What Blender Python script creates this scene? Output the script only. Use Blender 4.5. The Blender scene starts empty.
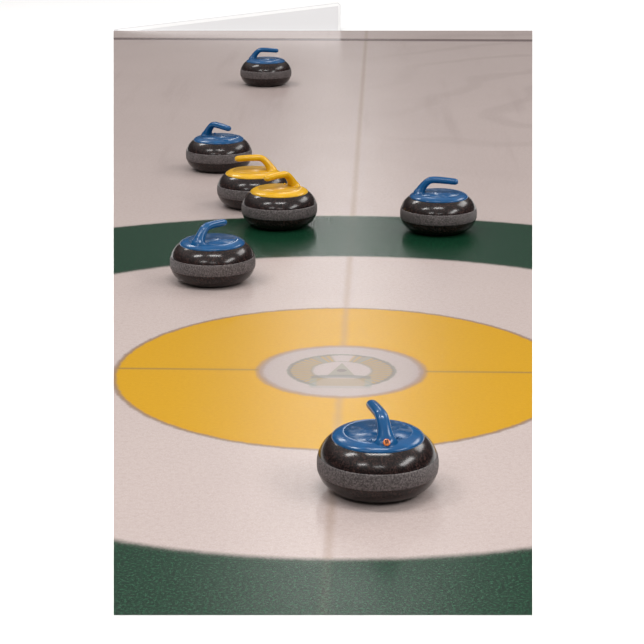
import bpy, bmesh, math
from mathutils import Vector, Matrix

sc = bpy.context.scene
C = sc.collection
R = math.radians
PI = math.pi

# ---------------------------------------------------------------- camera
CAM_H = 1.603
PITCH = R(16.45)
F_PX = 1798.0
cam_d = bpy.data.cameras.new('camera')
cam_d.sensor_width = 36.0
cam_d.lens = 36.0 * F_PX / 644.0
cam_d.clip_end = 200
cam = bpy.data.objects.new('camera', cam_d)
cam.location = (0, 0, CAM_H)
cam.rotation_euler = (PI / 2 - PITCH, 0, 0)
C.objects.link(cam)
sc.camera = cam


def at(px, py, z=0.0):
    """where the sight line of a point of the photograph meets the height z"""
    u, v = (px - 322.0) / F_PX, (322.0 - py) / F_PX
    d = Vector((u, math.cos(PITCH) + v * math.sin(PITCH), -math.sin(PITCH) + v * math.cos(PITCH)))
    t = (z - CAM_H) / d.z
    return Vector((d.x * t, d.y * t, z))


# ---------------------------------------------------------------- helpers
def link(name, me, mat=None, parent=None, smooth=True):
    o = bpy.data.objects.new(name, me)
    C.objects.link(o)
    if mat:
        me.materials.append(mat)
    if smooth:
        for p in me.polygons:
            p.use_smooth = True
    if parent:
        o.parent = parent
    return o


def lathe(prof, n=96):
    """revolve (r, z) pairs round z; r = 0 closes with one vertex"""
    bm = bmesh.new()
    rings = []
    for r, z in prof:
        if r < 1e-6:
            rings.append([bm.verts.new((0, 0, z))])
        else:
            rings.append([bm.verts.new((r * math.cos(2 * PI * k / n), r * math.sin(2 * PI * k / n), z)) for k in range(n)])
    for a, b in zip(rings, rings[1:]):
        for k in range(n):
            j = (k + 1) % n
            if len(a) == 1 and len(b) == 1:
                continue
            if len(a) == 1:
                bm.faces.new((a[0], b[k], b[j]))
            elif len(b) == 1:
                bm.faces.new((a[k], b[0], a[j]))
            else:
                bm.faces.new((a[k], b[k], b[j], a[j]))
    bmesh.ops.recalc_face_normals(bm, faces=bm.faces)
    me = bpy.data.meshes.new('m')
    bm.to_mesh(me)
    bm.free()
    return me


def catmull(pts, sub=8):
    out = []
    P = [pts[0]] + list(pts) + [pts[-1]]
    for i in range(1, len(P) - 2):
        for s in range(sub):
            t = s / sub
            a, b, c, d = P[i - 1], P[i], P[i + 1], P[i + 2]
            out.append(tuple(0.5 * ((2 * b[k]) + (-a[k] + c[k]) * t + (2 * a[k] - 5 * b[k] + 4 * c[k] - d[k]) * t * t
                                    + (-a[k] + 3 * b[k] - 3 * c[k] + d[k]) * t ** 3) for k in range(len(b))))
    out.append(tuple(pts[-1]))
    return out


# ---------------------------------------------------------------- shader helpers
class N:
    def __init__(self, name):
        self.m = bpy.data.materials.new(name)
        self.m.use_nodes = True
        self.t = self.m.node_tree
        self.b = self.t.nodes['Principled BSDF']

    def put(self, sock, v):
        if isinstance(v, bpy.types.NodeSocket):
            self.t.links.new(v, sock)
        elif hasattr(sock.default_value, '__len__') and not hasattr(v, '__len__'):
            sock.default_value = (v, v, v, 1)[:len(sock.default_value)]
        else:
            sock.default_value = v

    def f(self, op, a, b=0.0, c=0.0, clamp=False):
        n = self.t.nodes.new('ShaderNodeMath')
        n.operation = op
        n.use_clamp = clamp
        for i, v in enumerate((a, b, c)):
            self.put(n.inputs[i], v)
        return n.outputs[0]

    def step(self, e0, e1, x):
        n = self.t.nodes.new('ShaderNodeMapRange')
        n.interpolation_type = 'SMOOTHSTEP'
        self.put(n.inputs['Value'], x)
        flip = e0 > e1
        n.inputs['From Min'].default_value = e1 if flip else e0
        n.inputs['From Max'].default_value = e0 if flip else e1
        n.inputs['To Min'].default_value = 1.0 if flip else 0.0
        n.inputs['To Max'].default_value = 0.0 if flip else 1.0
        return n.outputs['Result']

    def line(self, x, c, hw, soft):
        """1 where |x - c| < hw"""
        return self.step(hw + soft, max(hw - soft, 0.0), self.f('ABSOLUTE', self.f('SUBTRACT', x, c)))

    def mul(self, *v):
        r = v[0]
        for q in v[1:]:
            r = self.f('MULTIPLY', r, q)
        return r

    def mx(self, *v):
        r = v[0]
        for q in v[1:]:
            r = self.f('MAXIMUM', r, q)
        return r

    def mix(self, fac, a, b):
        n = self.t.nodes.new('ShaderNodeMix')
        n.data_type = 'RGBA'
        self.put(n.inputs[0], fac)
        for s, v in ((n.inputs[6], a), (n.inputs[7], b)):
            if isinstance(v, bpy.types.NodeSocket):
                self.t.links.new(v, s)
            else:
                s.default_value = (*v, 1)
        return n.outputs[2]

    def coords(self):
        return self.t.nodes.new('ShaderNodeTexCoord').outputs['Object']

    def noise(self, vec, scale, detail=2, rough=.5, dist=0.0):
        n = self.t.nodes.new('ShaderNodeTexNoise')
        self.t.links.new(vec, n.inputs['Vector'])
        n.inputs['Scale'].default_value = scale
        n.inputs['Detail'].default_value = detail
        n.inputs['Roughness'].default_value = rough
        n.inputs['Distortion'].default_value = dist
        return n.outputs['Fac']

    def scaled(self, vec, s):
        n = self.t.nodes.new('ShaderNodeMapping')
        self.t.links.new(vec, n.inputs['Vector'])
        n.inputs['Scale'].default_value = s
        return n.outputs['Vector']

    def bump(self, h, strength, dist):
        n = self.t.nodes.new('ShaderNodeBump')
        n.inputs['Strength'].default_value = strength
        n.inputs['Distance'].default_value = dist
        self.t.links.new(h, n.inputs['Height'])
        self.t.links.new(n.outputs['Normal'], self.b.inputs['Normal'])

    def set(self, **k):
        for a, v in k.items():
            self.put(self.b.inputs[a.replace('_', ' ')], v if not (isinstance(v, tuple) and len(v) == 3) else (*v, 1))
        return self


# ---------------------------------------------------------------- materials
def mat_ice(R_YEL=.653, R_GRN=1.334, R_OUT=1.965, R_BUT=.236):
    n = N('painted_ice')
    co = n.coords()
    sep = n.t.nodes.new('ShaderNodeSeparateXYZ')
    n.t.links.new(co, sep.inputs[0])
    x, y = sep.outputs[0], sep.outputs[1]
    r0 = n.f('SQRT', n.f('ADD', n.mul(x, x), n.mul(y, y)))
    wob = n.noise(co, 28, 3, .6)
    fine = n.noise(co, 160, 2, .6)
    r = n.f('ADD', r0, n.f('ADD', n.mul(n.f('SUBTRACT', wob, .5), .012), n.mul(n.f('SUBTRACT', fine, .5), .012)))
    # bare ice, with worn patches, curved sweeping marks and painted reflection streaks at the far end
    ice = n.mix(n.noise(co, 1.3, 3, .6), (.395, .325, .308), (.45, .375, .352))
    sw = n.t.nodes.new('ShaderNodeTexWave')
    sw.wave_type = 'RINGS'
    sw.rings_direction = 'SPHERICAL'
    mp = n.t.nodes.new('ShaderNodeMapping')
    n.t.links.new(co, mp.inputs['Vector'])
    mp.inputs['Location'].default_value = (-1.6, -4.4, 0)
    n.t.links.new(mp.outputs[0], sw.inputs['Vector'])
    sw.inputs['Scale'].default_value = .55
    sw.inputs['Distortion'].default_value = 14
    sw.inputs['Detail'].default_value = 3
    sw.inputs['Detail Scale'].default_value = .8
    marks = n.mul(n.step(.75, 1.0, sw.outputs['Fac']), n.step(2.2, 4.0, y), n.step(-.2, .7, x))
    ice = n.mix(n.mul(marks, .17), ice, (.22, .175, .165))
    refl_streak = n.noise(n.scaled(co, (5, .35, 1)), 1.0, 4, .6)  # lengthwise dark streaks painted in place of reflections in the far ice
    ice = n.mix(n.mul(n.step(.52, .75, refl_streak), n.step(2.0, 3.4, y), .35), ice, (.28, .22, .21))
    speck = n.noise(co, 260, 2, .7)
    ice = n.mix(n.mul(n.step(.40, .75, speck), .35), ice, (.60, .54, .51))
    ice = n.mix(n.mul(n.step(.40, .72, n.noise(co, 75, 3, .8)), .30), ice, (.30, .235, .22))
    # green ring
    grn = n.mix(n.step(.38, .62, n.noise(co, 130, 4, .85)), (.0005, .006, .003), (.008, .056, .026))
    grn = n.mix(n.mul(n.step(.58, .75, n.noise(co, 150, 3, .85)), .40), grn, (.07, .12, .09))
    yel = n.mix(n.noise(co, 90, 3, .7), (.42, .21, .0008), (.53, .29, .004))
    edge = (.20, .135, .10)
    col = n.mix(n.mul(n.step(R_GRN - .008, R_GRN + .008, r), n.step(R_OUT + .010, R_OUT - .010, r)), ice, grn)
    col = n.mix(n.mul(n.line(r, R_GRN, .012, .010), .55), col, (.06, .07, .055))
    col = n.mix(n.mul(n.line(r, R_OUT, .012, .010), .35), col, (.06, .07, .055))
    col = n.mix(n.step(R_YEL + .003, R_YEL - .003, r), col, yel)
    col = n.mix(n.mul(n.line(r, R_YEL, .007, .005), .8), col, edge)
    col = n.mix(n.step(R_BUT + .003, R_BUT - .003, r), col, n.mix(.5, ice, (.25, .21, .20)))
    col = n.mix(n.mul(n.line(r, R_BUT, .011, .007), .75), col, (.24, .155, .12))
    # tee line inside the yellow disc, centre line along the sheet
    inyel = n.mul(n.step(R_BUT, R_BUT + .01, r), n.step(R_YEL, R_YEL - .01, r))
    col = n.mix(n.mul(n.line(y, 0, .007, .004), inyel, .70), col, (.20, .13, .04))
    xw = n.f('ADD', x, n.mul(n.f('SUBTRACT', wob, .5), .01))
    col = n.mix(n.mul(n.line(xw, 0, .010, .010), n.step(R_BUT, R_BUT + .01, r), n.f('SUBTRACT', 1.0, n.mul(n.step(R_GRN - .01, R_GRN, r), n.step(R_OUT + .01, R_OUT, r), .85)), .36), col, (.25, .17, .12))
    # far line across the sheet
    # pale emblem on the button
    out_btn = n.step(R_BUT, R_BUT - .02, r)
    ang = n.f('ARCTAN2', x, y)
    aabs = n.f('ABSOLUTE', ang)
    hatch = n.f('SINE', n.mul(ang, 46))
    annulus = n.line(r, .119, .032, .003)
    gold = n.mix(n.step(-.3, .5, hatch), (.29, .185, .06), (.20, .17, .14))
    gaps = n.mul(annulus, n.step(.18, .28, aabs), n.step(2.62, 2.50, aabs))
    col = n.mix(n.mul(gaps, .85), col, gold)
    col = n.mix(n.mul(n.mx(n.line(r, .152, .006, .003), n.mul(n.line(r, .086, .004, .003), .6)), n.step(2.75, 2.6, aabs), .75), col, (.14, .135, .12))
    col = n.mix(n.mul(annulus, n.mul(n.line(aabs, .55, .07, .03), .8)), col, (.21, .20, .18))
    # peaked figure in the middle with a bar and a banner under it
    peak = n.mul(n.step(.0, .005, n.f('SUBTRACT', n.f('SUBTRACT', .075, y), n.mul(n.f('ABSOLUTE', x), 3.0))), n.step(-.05, -.045, y), n.step(.09, .085, r))
    col = n.mix(n.mul(peak, .65), col, (.18, .17, .13))
    col = n.mix(n.mul(n.step(.016, .012, r), .8), col, (.15, .12, .11))
    bar = n.mul(n.line(y, n.f('ADD', -.052, n.mul(x, x, -1.5)), .013, .003), n.line(x, 0, .085, .004))
    col = n.mix(n.mul(bar, .7), col, (.14, .14, .13))
    ban = n.mul(n.line(y, -.105, .034, .004), n.line(x, 0, n.f('ADD', 0, .072) if False else .072, .006))
    col = n.mix(n.mul(ban, .6), col, (.24, .18, .10))
    col = n.mix(n.mul(n.line(y, -.150, .010, .004), n.line(x, 0, .085, .006), .35), col, (.20, .21, .20))
    col = n.mix(n.mul(n.line(n.f('ABSOLUTE', x), .078, .010, .004), n.line(y, -.11, .035, .005), .55), col, (.20, .21, .19))
    bk = n.mul(n.line(y, BACK_Y, .055, .030))
    col = n.mix(n.mul(bk, .8), col, (.09, .055, .055))
    peb = n.f('ADD', n.mul(n.noise(co, 110, 2, .5), .5), n.noise(co, 260, 3, .7))
    n.bump(peb, .30, .0012)
    n.set(Base_Color=col, Roughness=.24, IOR=1.31)
    return n.m


def mat_white_floor():
    n = N('white_floor_paint')
    co = n.coords()
    n.set(Base_Color=n.mix(n.noise(co, 3, 2), (.93, .93, .93), (.95, .95, .95)), Roughness=.9, Specular_IOR_Level=.1)
    return n.m


def mat_paper(name, c):
    n = N(name)
    co = n.coords()
    n.set(Base_Color=n.mix(n.noise(co, 200, 2), c, tuple(q * .97 for q in c)), Roughness=.8, Specular_IOR_Level=.2)
    return n.m


def mat_granite():
    n = N('polished_granite')
    co = n.coords()
    a = n.noise(co, 260, 3, .7)
    b = n.noise(co, 120, 3, .8)
    c = n.mix(n.step(.40, .66, a), (.002, .0012, .0012), (.019, .0095, .009))
    c = n.mix(n.mul(n.step(.50, .62, b), .4), c, (.070, .036, .030))
    n.set(Base_Color=c, Roughness=.18, IOR=1.4)
    n.bump(a, .05, .001)
    return n.m


def mat_band():
    n = N('ground_granite_band')
    co = n.coords()
    a = n.noise(co, 210, 4, .85)
    c = n.mix(n.step(.38, .68, a), (.025, .020, .020), (.165, .140, .138))
    n.set(Base_Color=c, Roughness=.55)
    n.bump(a, .15, .001)
    return n.m


def mat_plastic(name, c, c2, rough=.2):
    n = N(name)
    co = n.coords()
    n.set(Base_Color=n.mix(n.step(.45, .7, n.noise(co, 30, 3, .6)), c, c2), Roughness=rough, IOR=1.42, Coat_Weight=0.0)
    return n.m


TEE = at(341.5, 370.6)
YAW = R(1.9)
far_pt = at(323, 39.6) - TEE
BACK_Y = far_pt.x * math.sin(YAW) + far_pt.y * math.cos(YAW)

M_ICE = mat_ice()
M_FLOOR = mat_white_floor()
M_CARD = mat_paper('white_card_stock', (.90, .90, .90))
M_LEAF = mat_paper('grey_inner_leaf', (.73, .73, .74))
M_GRAN = mat_granite()
M_BAND = mat_band()
BLUE = (mat_plastic('blue_handle_plastic', (.0002, .058, .170), (.0005, .070, .20)),
        mat_plastic('worn_sheen_blue_plastic', (.001, .062, .180), (.10, .16, .27), .25))  # worn disc; its whitish reflection is painted in as pale patches
YELL = (mat_plastic('yellow_handle_plastic', (.60, .32, .003), (.66, .37, .006)),
        mat_plastic('worn_yellow_plastic', (.56, .29, .006), (.50, .29, .04), .30))
M_ORANGE = mat_plastic('orange_badge', (.62, .17, .03), (.5, .12, .03))
M_INK = mat_plastic('dark_badge_print', (.05, .02, .02), (.03, .02, .02))
M_STEEL = N('brushed_screw_steel').set(Base_Color=(.45, .47, .5), Metallic=1.0, Roughness=.3).m

# ---------------------------------------------------------------- setting
T = .006


def slab(name, corners, z0, z1, mats, origin=Vector((0, 0, 0)), rot=0.0):
    bm = bmesh.new()
    inv = Matrix.Rotation(-rot, 4, 'Z') @ Matrix.Translation(-origin)
    lo = [bm.verts.new(inv @ Vector((c.x, c.y, z0))) for c in corners]
    hi = [bm.verts.new(inv @ Vector((c.x, c.y, z1))) for c in corners]
    top = bm.faces.new(hi)
    bm.faces.new(list(reversed(lo)))
    k = len(corners)
    for i in range(k):
        f = bm.faces.new((lo[i], lo[(i + 1) % k], hi[(i + 1) % k], hi[i]))
        f.material_index = len(mats) - 1
    me = bpy.data.meshes.new(name)
    bm.to_mesh(me)
    bm.free()
    for m in mats:
        me.materials.append(m)
    o = bpy.data.objects.new(name, me)
    o.location = origin
    o.rotation_euler = (0, 0, rot)
    C.objects.link(o)
    return o


floor = slab('floor', [Vector((-14, -6, 0)), Vector((14, -6, 0)), Vector((14, 30, 0)), Vector((-14, 30, 0))], -.15, -T, [M_FLOOR])
floor['kind'] = 'structure'

ice = slab('ice_sheet', [at(113.6, 615.2), at(532.4, 615.2), at(532.4, 30.6), at(113.6, 30.6)], -T, 0.0, [M_ICE, M_CARD], TEE, -YAW)
ice['kind'] = 'structure'

# the folded back panel of the card, standing behind the far edge
back = at(227, 30.4)
cy = back.y + .02


def up(px, py, y):
    """point on the upright sheet at depth y"""
    u, v = (px - 322.0) / F_PX, (322.0 - py) / F_PX
    d = Vector((u, math.cos(PITCH) + v * math.sin(PITCH), -math.sin(PITCH) + v * math.cos(PITCH)))
    t = y / d.y
    return Vector((d.x * t, y, CAM_H + d.z * t))


def sheet(name, pts, th, mat, parent):
    bm = bmesh.new()
    off = Vector((0, th, 0))
    a = [bm.verts.new(p) for p in pts]
    b = [bm.verts.new(p + off) for p in pts]
    bm.faces.new(a)
    bm.faces.new(list(reversed(b)))
    k = len(pts)
    for i in range(k):
        bm.faces.new((a[i], b[i], b[(i + 1) % k], a[(i + 1) % k]))
    bmesh.ops.recalc_face_normals(bm, faces=bm.faces)
    me = bpy.data.meshes.new(name)
    bm.to_mesh(me)
    bm.free()
    return link(name, me, mat, parent, smooth=False)


card = bpy.data.objects.new('greeting_card', None)
C.objects.link(card)
card['label'] = 'white folded card panel with slanting top standing behind the far edge of the ice'
card['category'] = 'card'
base = up(227, 31, cy)
card.location = (base.x, cy, -T)
inv = -Vector(card.location)


LEAN = .75


def loc(px, py, y):
    yy = y
    for _ in range(20):
        yy = y + LEAN * (up(px, py, yy).z + T)
    return up(px, py, yy) + inv


def floor_pt(px, y):
    p = up(px, 31, y)
    return Vector((p.x, y, -T)) + inv


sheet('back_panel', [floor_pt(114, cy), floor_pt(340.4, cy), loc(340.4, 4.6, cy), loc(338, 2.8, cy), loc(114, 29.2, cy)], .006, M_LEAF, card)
mf = cy - .006
sheet('white_border', [floor_pt(118, mf), floor_pt(339.8, mf), loc(339.8, 5.2, mf), loc(337.5, 3.5, mf), loc(118, 29.6, mf)], .003, M_CARD, card)
lf = cy - .012
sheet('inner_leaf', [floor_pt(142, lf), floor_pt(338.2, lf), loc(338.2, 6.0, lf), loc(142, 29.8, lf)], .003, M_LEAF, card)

# ---------------------------------------------------------------- curling stone
ZW = .067        # height of the widest circle
HU, HL = .079, .067
RW = .145


def prof_body():
    pts = [(0, .004), (.060, .004), (.064, 0), (.070, 0)]
    n = 22
    rc = .076
    for i in range(n + 1):                 # lower shoulder up to the widest circle
        t = -PI / 2 + (PI / 2) * i / n
        ex = 2 / 2.15
        pts.append((rc + (RW - rc) * abs(math.cos(t)) ** ex, ZW - HL * abs(math.sin(t)) ** ex))
    for i in range(1, n + 1):
        t = (PI / 2) * i / n
        ex = 2 / 2.05
        pts.append((rc + (RW - rc) * abs(math.cos(t)) ** ex, ZW + HU * abs(math.sin(t)) ** ex * .93))
    pts.append((0, ZW + HU * .93))
    return pts


def r_at(z):
    rc, ex = .076, (2 / 2.15 if z < ZW else 2 / 2.05)
    H = HL if z < ZW else HU * .93
    s = min(1, (abs(z - ZW) / H) ** (1 / ex))
    return rc + (RW - rc) * math.sqrt(max(0, 1 - s * s)) ** ex


BODY = lathe(prof_body())
BH = .020
zs = [ZW + .003 - BH + 2 * BH * i / 12 for i in range(13)]
BANDP = [(r_at(zs[0]) - .002, zs[0])] + [(r_at(z) + .0008, z) for z in zs] + [(r_at(zs[-1]) - .002, zs[-1])]
BAND = lathe(BANDP)
ZC = ZW + HU * .93                # 0.130
RP = .1105
CAP = lathe([(0, ZC - .012), (RP - .002, ZC - .012), (RP, ZC - .0105), (RP + .0005, ZC - .0075), (RP - .002, ZC - .004), (RP - .010, ZC + .001), (RP - .022, ZC + .0045),
             (.084, ZC + .0054), (.081, ZC + .0052), (0, ZC + .0050)])
INSET = lathe([(0, ZC + .0055), (.0808, ZC + .0055), (.0808, ZC + .0045), (0, ZC + .0045)])


def handle_mesh(drop=0.0, bend=0.0):
    """gooseneck: flared foot near the rim of the cap, neck rising inwards, grip reaching over the cap"""
    z0 = ZC + .004
    # x, y, z, half-width across, half-thickness in the plane of the neck
    key = [(-.072, 0, z0 - .006, .036, .030),
           (-.072, 0, z0 + .001, .029, .024),
           (-.069, 0, z0 + .009, .0225, .0185),
           (-.062, 0, z0 + .022, .0180, .0155),
           (-.052, 0, z0 + .0345, .0165, .0140),
           (-.041, 0, z0 + .0445, .0160, .0135),
           (-.026, 0, z0 + .0505, .0158, .0130),
           (.003, bend * .3, z0 + .0510 - drop * .3, .0155, .0128),
           (.035, bend * .7, z0 + .0495 - drop * .7, .0150, .0125),
           (.058, bend, z0 + .048 - drop, .0140, .0120),
           (.066, bend * 1.1, z0 + .0475 - drop * 1.1, .0120, .0100),
           (.0715, bend * 1.15, z0 + .047 - drop * 1.15, .0075, .0065),
           (.073, bend * 1.15, z0 + .047 - drop * 1.15, .0012, .0012)]
    pts = catmull(key, 6)
    bm = bmesh.new()
    rings = []
    n = 28
    for i, p in enumerate(pts):
        a = Vector(pts[max(0, i - 1)][:3])
        b = Vector(pts[min(len(pts) - 1, i + 1)][:3])
        t = (b - a).normalized()
        if i < 8:                                     # the foot lies flat on the cap
            t = t.lerp(Vector((0, 0, 1)), 1 - i / 8).normalized()
        s = Vector((0, 1, 0))
        s = (s - t * s.dot(t)).normalized()
        q = t.cross(s)
        c = Vector(p[:3])
        rings.append([bm.verts.new(c + s * (p[3] * math.cos(2 * PI * k / n)) + q * (p[4] * math.sin(2 * PI * k / n))) for k in range(n)])
    for a, b in zip(rings, rings[1:]):
        for k in range(n):
            bm.faces.new((a[k], a[(k + 1) % n], b[(k + 1) % n], b[k]))
    bm.faces.new(rings[0])
    bm.faces.new(rings[-1])
    bmesh.ops.recalc_face_normals(bm, faces=bm.faces)
    me = bpy.data.meshes.new('handle')
    bm.to_mesh(me)
    bm.free()
    return me


SCREW = lathe([(0, .0042), (.0030, .0038), (.0052, .0022), (.0062, .0006), (.0060, -.001), (0, -.001)], 24)
BADGE = lathe([(0, .0014), (.0075, .0014), (.0085, .0006), (.0085, -.002), (0, -.002)], 32)


def make_stone(label, px, half, bottom, az, mats, drop=0.0, group=None, badge=False):
    """a stone seen centred on column px with its lowest outline on row bottom"""
    # the lowest outline lies in front of the middle of the underside
    p = at(px, bottom)
    for _ in range(3):
        al = math.atan2(CAM_H, p.y)
        front = -ZW / math.tan(al) * 1.0
        hy, hz = (RW - .076), HL
        # farthest front-low point of the shoulder seen along the sight line
        sup = .076 * math.sin(al) + math.hypot(hy * math.sin(al), hz * math.cos(al)) - ZW * math.cos(al)
        g = at(px, bottom)
        d = sup / math.sin(al)
        k = (g.y + d) / g.y
        p = Vector((g.x * k, g.y + d, 0))
    t = bpy.data.objects.new('curling_stone', None)
    C.objects.link(t)
    t.location = p
    t.rotation_euler = (0, 0, R(az))
    t['label'] = label
    t['category'] = 'curling stone'
    if group:
        t['group'] = group
    link('granite_body', BODY if BODY.users == 0 else BODY.copy(), None, t)
    body = t.children[0]
    if not body.data.materials:
        body.data.materials.append(M_GRAN)
    b = link('striking_band', BAND.copy(), M_BAND, t)
    cap = link('handle_cap', CAP.copy(), mats[0], t)
    link('cap_inset', INSET.copy(), mats[1], cap)
    h = link('handle', handle_mesh(drop), mats[0], t)
    for s in (-1, 1):
        q = link('screw', SCREW.copy(), mats[0], cap)
        q.location = (-.060, s * .036, ZC + .0058)
    if badge:
        # round badge on the foot of the handle
        q = link('badge', BADGE.copy(), M_ORANGE, t)
        q.location = (-.0955, .004, ZC + .0118)
        q.rotation_euler = (0, R(-50), 0)
        q['label'] = 'small orange badge with a dark letter shape'
        bm = bmesh.new()
        for (x0, y0, x1, y1) in ((-.005, -.004, .005, -.001), (-.005, .001, .005, .004), (-.001, -.002, .001, .002), (.004, -.003, .006, .003)):
            bmesh.ops.create_cube(bm, size=1, matrix=Matrix.Translation(((x0 + x1) / 2, (y0 + y1) / 2, .0014)) @ Matrix.Diagonal((x1 - x0, y1 - y0, .0006, 1)))
        me = bpy.data.meshes.new('print')
        bm.to_mesh(me)
        bm.free()
        link('badge_print', me, M_INK, q, smooth=False)
    return t


GB, GY = 'blue handled curling stones on the ice', 'yellow handled curling stones on the ice'
make_stone('blue handled curling stone nearest the viewer, on the front edge of the yellow disc', 377.3, 60, 502.6, 103, BLUE, group=GB, badge=True)
make_stone('dark curling stone with blue handle on white ice between green ring and yellow disc', 213.2, 43, 287.2, 54, BLUE, group=GB)
make_stone('dark granite curling stone with blue handle standing alone on the green ring at right', 438.0, 38, 235.6, -7, BLUE, .002, group=GB)
make_stone('front curling stone of the yellow pair, yellow handle, on the edge of the green ring', 279.5, 36.5, 230.2, 223, YELL, group=GY)
make_stone('rear curling stone of the yellow pair, yellow handle, partly hidden behind the front one', 253.5, 35.5, 210.2, 183, YELL, group=GY)
make_stone('dark granite curling stone with blue handle just behind and left of the yellow pair', 219.3, 32.7, 172.8, -42, BLUE, .004, group=GB)
make_stone('smallest looking, farthest curling stone with blue handle alone near the far dark line', 266.0, 25, 86.5, -4, BLUE, group=GB)

# ---------------------------------------------------------------- light: arena ceiling
w = bpy.data.worlds.new('arena')
sc.world = w
w.use_nodes = True
nt = w.node_tree
bg = nt.nodes['Background']
# dim stands and end wall low down, paler roof overhead
tc = nt.nodes.new('ShaderNodeTexCoord')
sx = nt.nodes.new('ShaderNodeSeparateXYZ')
mr = nt.nodes.new('ShaderNodeMapRange')
nt.links.new(tc.outputs['Generated'], sx.inputs[0])
nt.links.new(sx.outputs[2], mr.inputs['Value'])
mr.interpolation_type = 'SMOOTHSTEP'
mr.inputs['From Min'].default_value = .25
mr.inputs['From Max'].default_value = .75
mr.inputs['To Min'].default_value = .09
mr.inputs['To Max'].default_value = .68
nt.links.new(mr.outputs[0], bg.inputs['Strength'])
bg.inputs['Color'].default_value = (1.0, .985, .98, 1)


def lamp(x, y, z, sx, sy, power, col=(1, .985, .97), tilt=0):
    d = bpy.data.lights.new('ceiling_or_fill_lamp', 'AREA')
    d.shape = 'RECTANGLE'
    d.size, d.size_y = sx, sy
    d.energy = power
    d.color = col
    o = bpy.data.objects.new('ceiling_or_fill_lamp', d)
    o.location = (x, y, z)
    o.rotation_euler = (tilt, 0, 0)
    C.objects.link(o)
    return o


for xx, yy, wx, wy, p in ((.3, -2.2, 2.2, .5, 60), (-3.4, -.5, 2.0, .6, 100), (-3.4, 4.5, 2.0, .6, 100), (-3.4, 10.5, 2.4, .9, 110),
                          (.2, 4.2, 2.2, .5, 90), (6.2, 1.5, 2.0, 5.0, 400), (5.8, 10.0, 3.0, 5.0, 260)):  # the two broad right-hand panels are added soft fill, not known fixtures
    lamp(xx, yy, 5.2, wx, wy, p)
for yy in (14, 18, 22, 26, 30):
    lamp(-.1 + yy * .014, yy, 6.0, .7, 2.4, 37)

vs = sc.view_settings
vs.view_transform = 'Standard'
vs.look = 'None'
vs.gamma = 1
vs.use_curve_mapping = False
vs.exposure = 0.2
